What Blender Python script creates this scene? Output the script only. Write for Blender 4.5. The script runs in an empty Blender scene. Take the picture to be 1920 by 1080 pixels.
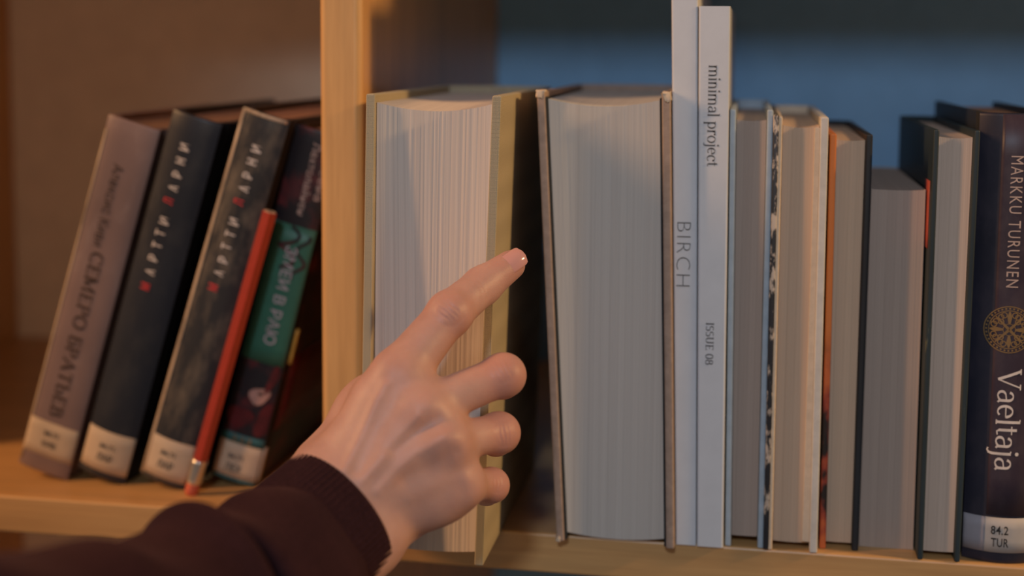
import bpy, bmesh, math, random
import numpy as np
from mathutils import Vector, Matrix
random.seed(7); RNG = np.random.default_rng(7)
SC = bpy.context.scene; COL = SC.collection
PI = math.pi

# ------------------------------------------------------------------ camera
# world: X right along the shelf, Y into the shelf (0 = front edge), Z up (0 = shelf top); metres
F = 2500.0; PPY = 337.24
YAW, PITCH, ROLL = 0.1720983, 0.0964395, -0.0077574
CAM = np.array([0.2104324, -0.6431226, 0.2414522])
def rotm(a, p, r):
    c, s = math.cos, math.sin
    Rz = np.array([[c(a), -s(a), 0], [s(a), c(a), 0], [0, 0, 1]])
    Rx = np.array([[1, 0, 0], [0, c(-p), -s(-p)], [0, s(-p), c(-p)]])
    Ry = np.array([[c(r), 0, s(r)], [0, 1, 0], [-s(r), 0, c(r)]])
    return Rz @ Rx @ Ry
CM = rotm(YAW, PITCH, ROLL)
RIGHT, FWD, UP = CM[:, 0], CM[:, 1], CM[:, 2]
def ray(x, y): return CM @ np.array([(x - 960) / F, 1.0, (PPY - y) / F])
def onY(x, y, Y): d = ray(x, y); return CAM + d * (Y - CAM[1]) / d[1]
def onZ(x, y, Z): d = ray(x, y); return CAM + d * (Z - CAM[2]) / d[2]

cd = bpy.data.cameras.new('camera'); cam = bpy.data.objects.new('camera', cd); COL.objects.link(cam)
mw = Matrix.Identity(4)
for i in range(3):
    mw[i][0] = RIGHT[i]; mw[i][1] = UP[i]; mw[i][2] = -FWD[i]; mw[i][3] = CAM[i]
cam.matrix_world = mw
cd.sensor_width = 36; cd.lens = 36 * F / 1920; cd.shift_y = -(540 - PPY) / 1920
cd.clip_start = 0.01; cd.clip_end = 30
cd.dof.use_dof = True; cd.dof.aperture_fstop = 3.2; cd.dof.aperture_blades = 9
cd.dof.focus_distance = float((np.array([0.085, -0.064, 0.12]) - CAM) @ FWD)
SC.camera = cam

# ------------------------------------------------------------------ world and lamps
SC.view_settings.view_transform = 'Standard'; SC.view_settings.look = 'None'
SC.view_settings.gamma = 1.0; SC.view_settings.exposure = -0.14; SC.view_settings.use_curve_mapping = False
w = bpy.data.worlds.new('world'); SC.world = w; w.use_nodes = True
w.node_tree.nodes['Background'].inputs[0].default_value = (0.52, 0.455, 0.43, 1)
w.node_tree.nodes['Background'].inputs[1].default_value = 0.20
def area(name, loc, target, size, power, color):
    l = bpy.data.lights.new(name, 'AREA'); l.shape = 'DISK'; l.size = size; l.energy = power; l.color = color
    o = bpy.data.objects.new(name, l); COL.objects.link(o); o.location = loc
    o.rotation_euler = (Vector(target) - Vector(loc)).to_track_quat('-Z', 'Y').to_euler()
    return o
def polar(t, az, el, dist):        # az from the shelf normal, + = from the left
    a, e = math.radians(az), math.radians(el)
    return (t[0] - dist * math.sin(a) * math.cos(e), t[1] - dist * math.cos(a) * math.cos(e), t[2] + dist * math.sin(e))
TG = (0.08, -0.03, 0.14)
lw = area('aisle_lamp_warm', polar(TG, 69.5, 29, 1.9), TG, 0.09, 29, (1.0, 0.53, 0.23)); lw.data.shape = 'ELLIPSE'; lw.data.size_y = 0.75   # tall lamp
area('aisle_lamp_yellow', polar(TG, -85.0, 24, 1.9), TG, 0.14, 24, (1.0, 0.60, 0.25))
area('added_fill_light', polar((-0.1, 0, 0.15), -6, 5, 2.6), (-0.1, 0, 0.15), 0.4, 3.6, (1.0, 0.74, 0.48))  # added fill that brightens the left back panel, not a known lamp
sl = bpy.data.lights.new('cool_spotlight', 'SPOT'); sl.energy = 70; sl.color = (0.70, 0.83, 1.0); sl.shadow_soft_size = 0.11
sl.spot_size = math.radians(25); sl.spot_blend = 0.45
so = bpy.data.objects.new('cool_spotlight', sl); COL.objects.link(so); so.location = polar((0.2, 0, 0.15), 1.5, 30.0, 2.4)
so.rotation_euler = (Vector((0.34, 0.10, 0.13)) - so.location).to_track_quat('-Z', 'Y').to_euler()

# ------------------------------------------------------------------ helpers
def tag(o, label, cat, group=None, kind=None):
    if label: o['label'] = label
    if cat: o['category'] = cat
    if group: o['group'] = group
    if kind: o['kind'] = kind
    return o
def empty(name, loc, label, cat, group=None, rot=(0, 0, 0)):
    o = bpy.data.objects.new(name, None); COL.objects.link(o); o.location = loc; o.rotation_euler = rot
    o.empty_display_size = 0.02
    return tag(o, label, cat, group)
def mesh_obj(name, verts, faces, mat, parent=None, smooth=False, label=None):
    me = bpy.data.meshes.new(name); me.from_pydata([tuple(map(float, v)) for v in verts], [], faces); me.update()
    return link(name, me, mat, parent, smooth, label)
def link(name, me, mat, parent=None, smooth=False, label=None):
    o = bpy.data.objects.new(name, me); COL.objects.link(o)
    if mat: me.materials.append(mat)
    if smooth:
        me.polygons.foreach_set('use_smooth', [True] * len(me.polygons))
    if parent: o.parent = parent
    if label: o['label'] = label
    return o
def bm_obj(name, bm, mat, parent=None, smooth=False, label=None):
    bmesh.ops.recalc_face_normals(bm, faces=bm.faces)
    me = bpy.data.meshes.new(name); bm.to_mesh(me); bm.free()
    o = link(name, me, mat, parent, smooth, label)
    if smooth == 'wn': o.modifiers.new('weighted_normals', 'WEIGHTED_NORMAL')
    return o
def hexa(bm, c8, bevel=0.0, seg=2):
    """box from 8 corners: bottom 4 (ccw) then top 4"""
    vs = [bm.verts.new(tuple(map(float, c))) for c in c8]
    fs = [bm.faces.new([vs[i] for i in f]) for f in ((3, 2, 1, 0), (4, 5, 6, 7), (0, 1, 5, 4), (1, 2, 6, 5), (2, 3, 7, 6), (3, 0, 4, 7))]
    if bevel > 0:
        es = list({e for f in fs for e in f.edges})
        bmesh.ops.bevel(bm, geom=es, offset=bevel, segments=seg, profile=0.5, affect='EDGES', clamp_overlap=True)
def box(name, lo, hi, mat, parent=None, bevel=0.0, seg=2, origin=(0, 0, 0), label=None):
    bm = bmesh.new(); (x0, y0, z0), (x1, y1, z1) = lo, hi
    c = [(x0, y0, z0), (x1, y0, z0), (x1, y1, z0), (x0, y1, z0), (x0, y0, z1), (x1, y0, z1), (x1, y1, z1), (x0, y1, z1)]
    hexa(bm, c, bevel, seg)
    bmesh.ops.translate(bm, verts=bm.verts, vec=(-origin[0], -origin[1], -origin[2]))
    return bm_obj(name, bm, mat, parent, 'wn' if bevel > 0 else False, label)

# ------------------------------------------------------------------ materials
def new_mat(name, col=(.5, .5, .5), rough=.6, spec=.4):
    m = bpy.data.materials.new(name); m.use_nodes = True
    b = m.node_tree.nodes['Principled BSDF']
    b.inputs['Base Color'].default_value = (*col, 1); b.inputs['Roughness'].default_value = rough
    b.inputs['Specular IOR Level'].default_value = spec
    return m, m.node_tree.nodes, m.node_tree.links, b
def coords(N, L, scale, loc=(0, 0, 0)):
    tc = N.new('ShaderNodeTexCoord'); mp = N.new('ShaderNodeMapping')
    mp.inputs['Scale'].default_value = scale; mp.inputs['Location'].default_value = loc
    L.new(tc.outputs['Object'], mp.inputs['Vector']); return mp.outputs['Vector']
def noise(N, L, vec, scale=1.0, detail=3, rough=.5):
    n = N.new('ShaderNodeTexNoise'); n.inputs['Scale'].default_value = scale
    n.inputs['Detail'].default_value = detail; n.inputs['Roughness'].default_value = rough
    L.new(vec, n.inputs['Vector']); return n.outputs['Fac']
def ramp(N, L, fac, stops):
    r = N.new('ShaderNodeValToRGB'); L.new(fac, r.inputs['Fac'])
    e = r.color_ramp.elements
    while len(e) < len(stops): e.new(0.5)
    for i, (p, c) in enumerate(stops): e[i].position = p; e[i].color = (*c, 1) if len(c) == 3 else c
    return r.outputs['Color']
def bump(N, L, b, h, strength, dist):
    n = N.new('ShaderNodeBump'); n.inputs['Strength'].default_value = strength; n.inputs['Distance'].default_value = dist
    L.new(h, n.inputs['Height'])
    L.new(n.outputs['Normal'], b.inputs['Normal']); return n
def mixc(N, L, fac, a, bcol, mode='MIX'):
    m = N.new('ShaderNodeMix'); m.data_type = 'RGBA'; m.blend_type = mode
    for k, v in ((0, fac), (6, a), (7, bcol)):
        if isinstance(v, (int, float)): m.inputs[k].default_value = v
        elif isinstance(v, tuple): m.inputs[k].default_value = (*v, 1)
        else: L.new(v, m.inputs[k])
    return m.outputs[2]
def sc(c, k): return tuple(min(1, x * k) for x in c)

def m_wood(name, col, axis='z', rough=.38):
    m, N, L, b = new_mat(name, col, rough, .7)
    s = {'z': (60, 60, 3), 'x': (3, 60, 60)}[axis]
    v = coords(N, L, s)
    n1 = noise(N, L, v, 1.0, 5, .6)
    v2 = coords(N, L, tuple(x * 5 for x in s)); n2 = noise(N, L, v2, 1.0, 3, .7)
    c1 = ramp(N, L, n1, [(.25, sc(col, .78)), (.5, col), (.75, sc(col, 1.12))])
    c2 = ramp(N, L, n2, [(.35, (.86, .82, .78)), (.6, (1, 1, 1))])
    L.new(mixc(N, L, .7, c1, c2, 'MULTIPLY'), b.inputs['Base Color'])
    bump(N, L, b, n2, .12, .0006)
    return m
def m_pages(name, col, freq=1500, contrast=.16, tint=None):
    m, N, L, b = new_mat(name, col, .85, .15)
    v = coords(N, L, (freq, 6, 2.5)); n1 = noise(N, L, v, 1.0, 4, .75)
    v2 = coords(N, L, (freq * .22, 4, 1.2)); n2 = noise(N, L, v2, 1.0, 2, .6)
    d = sc(col, 1 - 2.2 * contrast) if tint is None else tint
    c1 = ramp(N, L, n1, [(.30, d), (.52, col), (.75, sc(col, 1.06))])
    c2 = ramp(N, L, n2, [(.3, (.93, .92, .92)), (.55, (1, 1, 1))])
    L.new(mixc(N, L, .8, c1, c2, 'MULTIPLY'), b.inputs['Base Color'])
    bump(N, L, b, n1, .2, .0003)
    return m
def m_plain(name, col, rough=.55, spec=.35, var=.12, scale=180, bumpd=.0):
    m, N, L, b = new_mat(name, col, rough, spec)
    n = noise(N, L, coords(N, L, (1, 1, 1)), scale, 4, .6)
    L.new(ramp(N, L, n, [(.3, sc(col, 1 - var)), (.7, sc(col, 1 + var))]), b.inputs['Base Color'])
    if bumpd: bump(N, L, b, n, .4, bumpd)
    return m
def m_cloth(name, col, freq=1500):
    m, N, L, b = new_mat(name, col, .85, .2)
    tot = None
    for ax in ((freq, 0, 0), (0, freq, 0), (0, 0, freq)):
        tc = N.new('ShaderNodeTexCoord'); d = N.new('ShaderNodeVectorMath'); d.operation = 'DOT_PRODUCT'
        d.inputs[1].default_value = ax; L.new(tc.outputs['Object'], d.inputs[0])
        s = N.new('ShaderNodeMath'); s.operation = 'SINE'; L.new(d.outputs['Value'], s.inputs[0])
        if tot is None: tot = s.outputs[0]
        else:
            a = N.new('ShaderNodeMath'); a.operation = 'ADD'; L.new(tot, a.inputs[0]); L.new(s.outputs[0], a.inputs[1]); tot = a.outputs[0]
    mr = N.new('ShaderNodeMapRange'); mr.inputs['From Min'].default_value = -2; mr.inputs['From Max'].default_value = 2
    L.new(tot, mr.inputs['Value'])
    L.new(ramp(N, L, mr.outputs['Result'], [(.2, sc(col, .88)), (.8, sc(col, 1.08))]), b.inputs['Base Color'])
    bump(N, L, b, mr.outputs['Result'], .5, .0004)
    return m
def m_worn(name, col, worn, lo=.52, hi=.62, scale=(120, 120, 60), rough=.5, detail=5):
    m, N, L, b = new_mat(name, col, rough, .4)
    n = noise(N, L, coords(N, L, scale), 1.0, detail, .65)
    n2 = noise(N, L, coords(N, L, (9, 9, 9)), 1.0, 3, .6)
    base = ramp(N, L, n2, [(.3, sc(col, .75)), (.7, sc(col, 1.25))])
    L.new(mixc(N, L, ramp(N, L, n, [(lo, (0, 0, 0)), (hi, (1, 1, 1))]), base, worn), b.inputs['Base Color'])
    return m

M = {}
M['wood_v'] = m_wood('birch_upright', (.68, .375, .14), 'z', .36)
M['wood_h'] = m_wood('birch_shelf', (.60, .335, .13), 'x')
M['back_l'] = m_plain('back_panel_beige', (.95, .74, .55), .7, .2, .06, 40)
M['back_r'] = m_plain('back_panel_cool_tint', (.20, .385, .61), .7, .2, .06, 40)  # blue cast of the cool light put into the panel colour
M['pages_a'] = m_pages('pages_cream', (.66, .57, .50), 1700, .09)
M['pages_b'] = m_pages('pages_grey', (.52, .49, .455), 1700, .06)
M['pages_c'] = m_pages('pages_tan', (.56, .405, .29), 1700, .06)
M['pages_d'] = m_pages('pages_dim', (.40, .315, .265), 1700, .05)
M['pages_e'] = m_pages('pages_pink', (.55, .43, .35), 1500, .07)
M['pages_br'] = m_plain('pages_brown_top', (.40, .22, .13), .85, .15, .1, 300)
M['khaki'] = m_cloth('khaki_cloth', (.43, .365, .25), 11000)
M['brownboard'] = m_plain('brown_board', (.34, .25, .20), .6, .3, .15, 220, .0002)
M['inner_dark'] = m_plain('dark_inner_sheet', (.02, .024, .03), .7, .2)  # near-black sheet set inside the brown boards
M['white_mag'] = m_plain('white_paper', (.60, .625, .67), .45, .35, .03, 90)
M['cream'] = m_plain('cream_board', (.60, .48, .36), .7, .2, .08, 250)
M['whiteboard'] = m_plain('grey_white_board', (.58, .54, .49), .55, .3, .08, 200)
M['blueboard'] = m_plain('pale_blue_board', (.36, .43, .50), .5, .35, .08, 160)
M['speckle'] = m_worn('speckled_jacket', (.025, .025, .03), (.55, .45, .36), .52, .60, (260, 260, 90))
M['blackworn'] = m_worn('black_board', (.016, .018, .022), (.45, .42, .36), .70, .74, (420, 200, 260))
M['black'] = m_plain('black_cover', (.018, .02, .024), .5, .4)
M['bluegreen'] = m_worn('dark_teal_board', (.022, .035, .042), (.30, .28, .14), .66, .78, (160, 160, 22))
M['red_print'] = m_plain('red_print', (.42, .07, .04), .5)
M['navy_spine'] = m_worn('navy_cover', (.020, .020, .034), (.040, .034, .048), .45, .75, (70, 70, 40), .42)
M['plum'] = m_worn('plum_panel', (.040, .026, .040), (.07, .05, .06), .45, .8, (90, 90, 50), .45)
M['label'] = m_plain('paper_label', (.58, .44, .31), .6, .25, .05, 120)
M['label_g'] = m_plain('grey_label', (.44, .40, .37), .5, .3, .05, 120)
M['label_e'] = m_plain('label_band', (.30, .28, .31), .5, .3, .05, 120)
M['ink'] = m_plain('ink_black', (.02, .02, .022), .6)
M['ink_g'] = m_plain('ink_grey', (.06, .065, .075), .6)
M['ink_w'] = m_plain('ink_white', (.72, .62, .55), .6)
M['ink_r'] = m_plain('ink_red', (.60, .045, .05), .6)
M['ink_p'] = m_plain('ink_pink', (.50, .36, .30), .6)
M['ink_l'] = m_plain('ink_lilac', (.40, .36, .38), .6)
M['ink_br'] = m_plain('ink_brown', (.055, .03, .022), .6)
M['gold'] = m_plain('ink_gold', (.22, .13, .05), .45, .5)
M['mauve'] = m_worn('mauve_cover', (.25, .165, .15), (.34, .25, .23), .55, .85, (60, 60, 30), .45)
M['char'] = m_worn('charcoal_cover', (.024, .026, .034), (.06, .056, .055), .50, .85, (50, 50, 26), .4)
M['char2'] = m_worn('worn_charcoal_cover', (.038, .036, .037), (.22, .17, .12), .48, .80, (70, 70, 24), .34)
M['edge_worn_lit'] = m_worn('rubbed_and_lit_edge', (.50, .36, .24), (.22, .16, .11), .5, .7, (160, 160, 50), .5)  # pale tone for rubbed edges and the mauve spine's painted highlight
M['green'] = m_plain('green_print', (.032, .135, .092), .45, .4, .1, 60)
M['teal'] = m_plain('teal_print', (.03, .12, .12), .45, .4, .1, 60)
M['darkart'] = m_worn('dark_art_cover', (.020, .017, .020), (.11, .022, .024), .50, .66, (45, 45, 45), .4)
M['redart'] = m_worn('red_art', (.12, .016, .018), (.05, .012, .014), .45, .7, (60, 60, 60), .4)
M['faceart'] = m_plain('pale_art', (.40, .22, .18), .5, .3, .25, 120)
M['yellowart'] = m_plain('yellow_art', (.50, .30, .06), .5)
M['pencil'] = m_plain('pencil_red', (.42, .045, .022), .32, .5, .06, 200)
M['pencil_wood'] = m_plain('pencil_wood', (.60, .42, .26), .7)
M['eraser'] = m_plain('eraser_red', (.60, .12, .06), .7)
mm, N_, L_, b_ = new_mat('ferrule_metal', (.72, .66, .56), .3); b_.inputs['Metallic'].default_value = .9; M['ferrule'] = mm
M['orange'] = m_plain('orange_board', (.55, .165, .045), .55, .3, .1, 200)
M['floor'] = m_plain('floor_grey', (.20, .17, .15), .7, .2)
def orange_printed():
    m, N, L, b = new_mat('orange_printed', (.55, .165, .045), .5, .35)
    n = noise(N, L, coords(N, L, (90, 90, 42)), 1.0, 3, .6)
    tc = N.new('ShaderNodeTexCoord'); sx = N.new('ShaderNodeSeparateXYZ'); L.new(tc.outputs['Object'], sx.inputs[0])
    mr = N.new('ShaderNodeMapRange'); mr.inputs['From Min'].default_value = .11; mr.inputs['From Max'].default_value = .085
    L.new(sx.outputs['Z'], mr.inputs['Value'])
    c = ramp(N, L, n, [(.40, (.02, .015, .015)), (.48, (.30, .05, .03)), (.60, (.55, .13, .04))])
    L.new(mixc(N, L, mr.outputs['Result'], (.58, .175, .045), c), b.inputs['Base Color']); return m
M['orange_p'] = orange_printed()

# ------------------------------------------------------------------ lettering
def font_mesh(body, size, weight=0.0, spacing=1.0):
    c = bpy.data.curves.new('t', 'FONT'); c.body = body; c.size = size; c.align_x = 'LEFT'
    c.space_character = spacing; c.offset = weight; c.resolution_u = 3
    o = bpy.data.objects.new('t', c); COL.objects.link(o)
    bpy.context.view_layer.update()
    me = bpy.data.meshes.new_from_object(o.evaluated_get(bpy.context.evaluated_depsgraph_get()))
    bpy.data.objects.remove(o); bpy.data.curves.remove(c)
    bm = bmesh.new(); bm.from_mesh(me); bpy.data.meshes.remove(me)
    return bm
def arc(cx, cy, rx, ry, a0, a1, n=14):
    return [(cx + rx * math.cos(math.radians(a0 + (a1 - a0) * i / n)), cy + ry * math.sin(math.radians(a0 + (a1 - a0) * i / n))) for i in range(n + 1)]
def sf(x, y, l=.14, r=.14): return ('h', x - l, x + r, y)
def glyphs():
    V = lambda x, y0, y1: [(x, y0), (x, y1)]
    G = {}
    G['i'] = (.45, [V(.22, 0, .98)], [sf(.22, 0), sf(.15, .97, .1, .0)], [(.22, 1.36)])
    G['l'] = (.45, [V(.22, 0, 1.5)], [sf(.22, 0), sf(.15, 1.48, .1, .0)], [])
    G['n'] = (1.02, [V(.22, 0, .98), arc(.49, .62, .27, .36, 180, 0) + [(.76, 0)]], [sf(.22, 0), sf(.76, 0), sf(.15, .97, .1, 0)], [])
    G['m'] = (1.56, [V(.22, 0, .98), arc(.49, .62, .27, .36, 180, 0) + [(.76, 0)], arc(1.03, .62, .27, .36, 180, 0) + [(1.3, 0)]], [sf(.22, 0), sf(.76, 0), sf(1.3, 0), sf(.15, .97, .1, 0)], [])
    G['a'] = (.90, [arc(.42, .68, .26, .30, 165, 0) + [(.68, .12), (.80, .03)], [(.68, .56), (.5, .54)] + arc(.38, .27, .27, .25, 100, 270) + [(.55, .08), (.68, .22)]], [], [])
    G['p'] = (1.02, [V(.22, -.5, .98), arc(.52, .5, .34, .48, 140, -140, 20)], [sf(.22, -.5), sf(.15, .97, .1, 0)], [])
    G['r'] = (.72, [V(.22, 0, .98), arc(.52, .60, .30, .36, 180, 70)], [sf(.22, 0), sf(.15, .97, .1, 0)], [(.62, .90)])
    G['o'] = (1.0, [arc(.5, .49, .38, .49, 0, 360, 26)], [], [])
    G['j'] = (.48, [[(.26, .98), (.26, -.2), (.20, -.40), (.05, -.50), (-.08, -.44)]], [sf(.19, .97, .1, 0)], [(.26, 1.36)])
    G['e'] = (.92, [[(.14, .55), (.80, .55)] + arc(.47, .52, .34, .46, 5, 310, 22)], [], [])
    G['c'] = (.86, [arc(.48, .49, .36, .48, 45, 315, 20)], [], [(.72, .78)])
    G['t'] = (.62, [[(.27, 1.3), (.27, .2), (.36, .05), (.58, .08)]], [('h', .04, .56, .97)], [])
    G['V'] = (1.30, [[(.12, 1.42), (.66, 0)], [(.66, 0), (1.16, 1.42)]], [sf(.14, 1.41, .16, .2), sf(1.15, 1.41, .2, .16)], [])
    G['I'] = (.56, [V(.28, 0, 1.42)], [sf(.28, 0, .2, .2), sf(.28, 1.41, .2, .2)], [])
    G['S'] = (.92, [arc(.46, 1.06, .32, .34, 40, 250, 12) + arc(.46, .37, .34, .37, 80, -145, 14)], [], [])
    G['U'] = (1.26, [[(.26, 1.42), (.26, .45)] + arc(.62, .42, .36, .40, 180, 360) + [(.98, 1.42)]], [sf(.26, 1.41, .2, .2), sf(.98, 1.41, .16, .16)], [])
    G['E'] = (1.04, [V(.26, 0, 1.42)], [('h', .06, .92, .02), ('h', .06, .88, 1.40), ('h', .26, .74, .74), ('v', .90, .0, .28), ('v', .86, 1.14, 1.42)], [])
    G['0'] = (.96, [arc(.48, .71, .34, .71, 0, 360, 26)], [], [])
    G['8'] = (.96, [arc(.48, 1.06, .28, .34, 0, 360, 20), arc(.48, .37, .34, .37, 0, 360, 20)], [], [])
    G['О'] = (1.40, [arc(.70, .71, .56, .71, 0, 360, 28)], [], [])
    G['С'] = (1.24, [arc(.72, .71, .56, .71, 45, 315, 24)], [('v', 1.12, .98, 1.36)], [])
    G['Е'] = G['E']
    G['М'] = (1.70, [V(.26, 0, 1.42), [(.26, 1.42), (.80, .1)], [(.80, .1), (1.36, 1.42)], V(1.40, 0, 1.42)], [sf(.26, 0, .2, .2), sf(1.40, 0, .2, .2), sf(.2, 1.41, .2, .1), sf(1.44, 1.41, .1, .2)], [])
    G['Р'] = (1.08, [V(.26, 0, 1.42), [(.26, 1.40), (.55, 1.40)] + arc(.56, 1.05, .38, .35, 90, -90) + [(.26, .70)]], [sf(.26, 0, .2, .2), sf(.2, 1.41, .18, 0)], [])
    G['Б'] = (1.10, [V(.26, 0, 1.42), [(.26, .82), (.56, .82)] + arc(.58, .42, .40, .40, 90, -90) + [(.26, .02)]], [('h', .06, .92, 1.40), ('v', .90, 1.12, 1.42)], [])
    G['В'] = (1.14, [V(.26, 0, 1.42), [(.26, 1.40), (.52, 1.40)] + arc(.54, 1.08, .32, .32, 90, -90) + [(.26, .76)], [(.5, .76)] + arc(.58, .39, .40, .37, 90, -90) + [(.26, .02)]], [sf(.2, 1.41, .18, 0), sf(.2, .01, .18, 0)], [])
    G['Ь'] = (1.10, [V(.26, 0, 1.42), [(.26, .82), (.56, .82)] + arc(.58, .42, .40, .40, 90, -90) + [(.26, .02)]], [sf(.26, 1.41, .2, .2)], [])
    G['А'] = (1.36, [[(.18, 0), (.66, 1.42)], [(.66, 1.42), (1.20, 0)]], [sf(.18, 0, .2, .2), sf(1.18, 0, .2, .2), ('h', .36, .98, .46)], [])
    G['Т'] = (1.20, [V(.60, 0, 1.42)], [sf(.60, 0, .2, .2), ('h', .08, 1.12, 1.40), ('v', .09, 1.1, 1.42), ('v', 1.11, 1.1, 1.42)], [])
    G[' '] = (.5, [], [], [])
    return G
GL = glyphs()
def serif_mesh(body, xh, thick=.17, thin=.065, spacing=0.0):
    bm = bmesh.new(); x0 = 0.0
    def quad(pts): bm.faces.new([bm.verts.new((p[0] * xh, p[1] * xh, 0)) for p in pts])
    for ch in body:
        adv, strokes, serifs, dots = GL[ch]
        for pts in strokes:
            P = [np.array(p) + (x0, 0) for p in pts]
            L = []
            for i in range(len(P)):
                d = P[min(i + 1, len(P) - 1)] - P[max(i - 1, 0)]; d = d / (np.linalg.norm(d) + 1e-9)
                wd = thin + (thick - thin) * abs(d[1]) ** 1.3
                if abs(d[0] * d[1]) > .2 and len(pts) == 2: wd = thick if d[1] * d[0] < 0 else thin * 1.3
                n = np.array([-d[1], d[0]]) * wd / 2
                L.append((P[i] + n, P[i] - n))
            for a, b in zip(L[:-1], L[1:]): quad([a[0], a[1], b[1], b[0]])
        for s in serifs:
            h = thin * .55
            if s[0] == 'h': quad([(x0 + s[1], s[3] - h), (x0 + s[2], s[3] - h), (x0 + s[2], s[3] + h), (x0 + s[1], s[3] + h)])
            else: quad([(x0 + s[1] - h, s[2]), (x0 + s[1] + h, s[2]), (x0 + s[1] + h, s[3]), (x0 + s[1] - h, s[3])])
        for d in dots:
            quad([(x0 + p[0], p[1]) for p in arc(d[0], d[1], .12, .12, 0, 330, 11)])
        x0 += adv + spacing
    return bm
def bounds(bm):
    xs = [v.co.x for v in bm.verts]; ys = [v.co.y for v in bm.verts]
    return min(xs), max(xs), min(ys), max(ys)
def put_text(name, bm, mat, parent, surf, u, v, mode, length=None, height=None, slices=8, lift=.00025, label=None):
    """place flat lettering on surf(u, v, lift); (u, v) = centre; mode 'down' top-to-bottom, 'up' bottom-to-top, 'flat' upright"""
    x0, x1, y0, y1 = bounds(bm)
    sx = length / (x1 - x0) if length else 1.0
    sy = height / (y1 - y0) if height else sx
    if not length: sx = sy
    for vv in bm.verts: vv.co = ((vv.co.x - (x0 + x1) / 2) * sx, (vv.co.y - (y0 + y1) / 2) * sy, 0)
    y0, y1 = (y0 - y1) / 2 * sy, (y1 - y0) / 2 * sy
    x0, x1 = (x0 - x1) / 2 * sx, (x1 - x0) / 2 * sx
    ax = 1 if mode != 'flat' else 0
    lo, hi = (y0, y1) if ax else (x0, x1)
    for k in range(1, slices):
        co = [0, 0, 0]; no = [0, 0, 0]; co[ax] = lo + (hi - lo) * k / slices; no[ax] = 1
        bmesh.ops.bisect_plane(bm, geom=bm.verts[:] + bm.edges[:] + bm.faces[:], plane_co=co, plane_no=no, dist=1e-7)
    for vv in bm.verts:
        a, b = vv.co.x, vv.co.y
        if mode == 'down': p = surf(u + b, v - a, lift)
        elif mode == 'up': p = surf(u - b, v + a, lift)
        else: p = surf(u + a, v + b, lift)
        vv.co = p
    bmesh.ops.triangulate(bm, faces=bm.faces)
    me = bpy.data.meshes.new(name); bm.to_mesh(me); bm.free()
    return link(name, me, mat, parent, False, label)
def patch(name, surf, u0, u1, v0, v1, mat, parent, nu=14, nv=6, lift=.00012, thick=.00025, label=None):
    """thin sheet (label, printed panel) following a surface, with its own thickness"""
    vs, fs = [], []
    for lay in (lift + thick, 0.0):
        for j in range(nv + 1):
            for i in range(nu + 1):
                vs.append(surf(u0 + (u1 - u0) * i / nu, v0 + (v1 - v0) * j / nv, lay))
    W = nu + 1; S = W * (nv + 1)
    for j in range(nv):
        for i in range(nu):
            a = j * W + i
            fs.append((a, a + 1, a + W + 1, a + W)); fs.append((S + a, S + a + W, S + a + W + 1, S + a + 1))
    for i in range(nu):
        for j in (0, nv):
            a = j * W + i; f = (a, S + a, S + a + 1, a + 1); fs.append(f if j == 0 else f[::-1])
    for j in range(nv):
        for i in (0, nu):
            a = j * W + i; f = (a, a + W, S + a + W, S + a); fs.append(f if i == 0 else f[::-1])
    return mesh_obj(name, vs, fs, mat, parent, True, label)

# ------------------------------------------------------------------ setting: floor and the bookcase
DEP = 0.372; ZF = -1.15
case = empty('bookshelf', (0.011, 0.18, ZF), 'birch bookcase with upright panels and shelves holding two rows of books', 'bookshelf')
CO = (0.011, 0.18, ZF)
UPR = [(-.407, -.385), (0.0, 0.0222), (.74, .762)]
for x0, x1 in UPR:
    box('upright_panel', (x0, 0, ZF), (x1, DEP, .90), M['wood_v'], case, .0042, 4, CO)
for x0, x1 in ((-.385, 0.0), (.0222, .74)):
    for zt in (0.0, .428, .86, -.37, -.74, -1.08):
        box('shelf_board', (x0 - .001, .0006, zt - .0205), (x1 + .001, DEP, zt), M['wood_h'], case, .0016, 3, CO)
box('back_panel', (-.407, DEP, ZF), (.011, DEP + .006, .90), M['back_l'], case, 0, 2, CO, 'beige back panel')
box('back_panel', (.011, DEP, ZF), (.762, DEP + .006, .90), M['back_r'], case, 0, 2, CO, 'back panel with cool light tinted into its blue')

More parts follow.
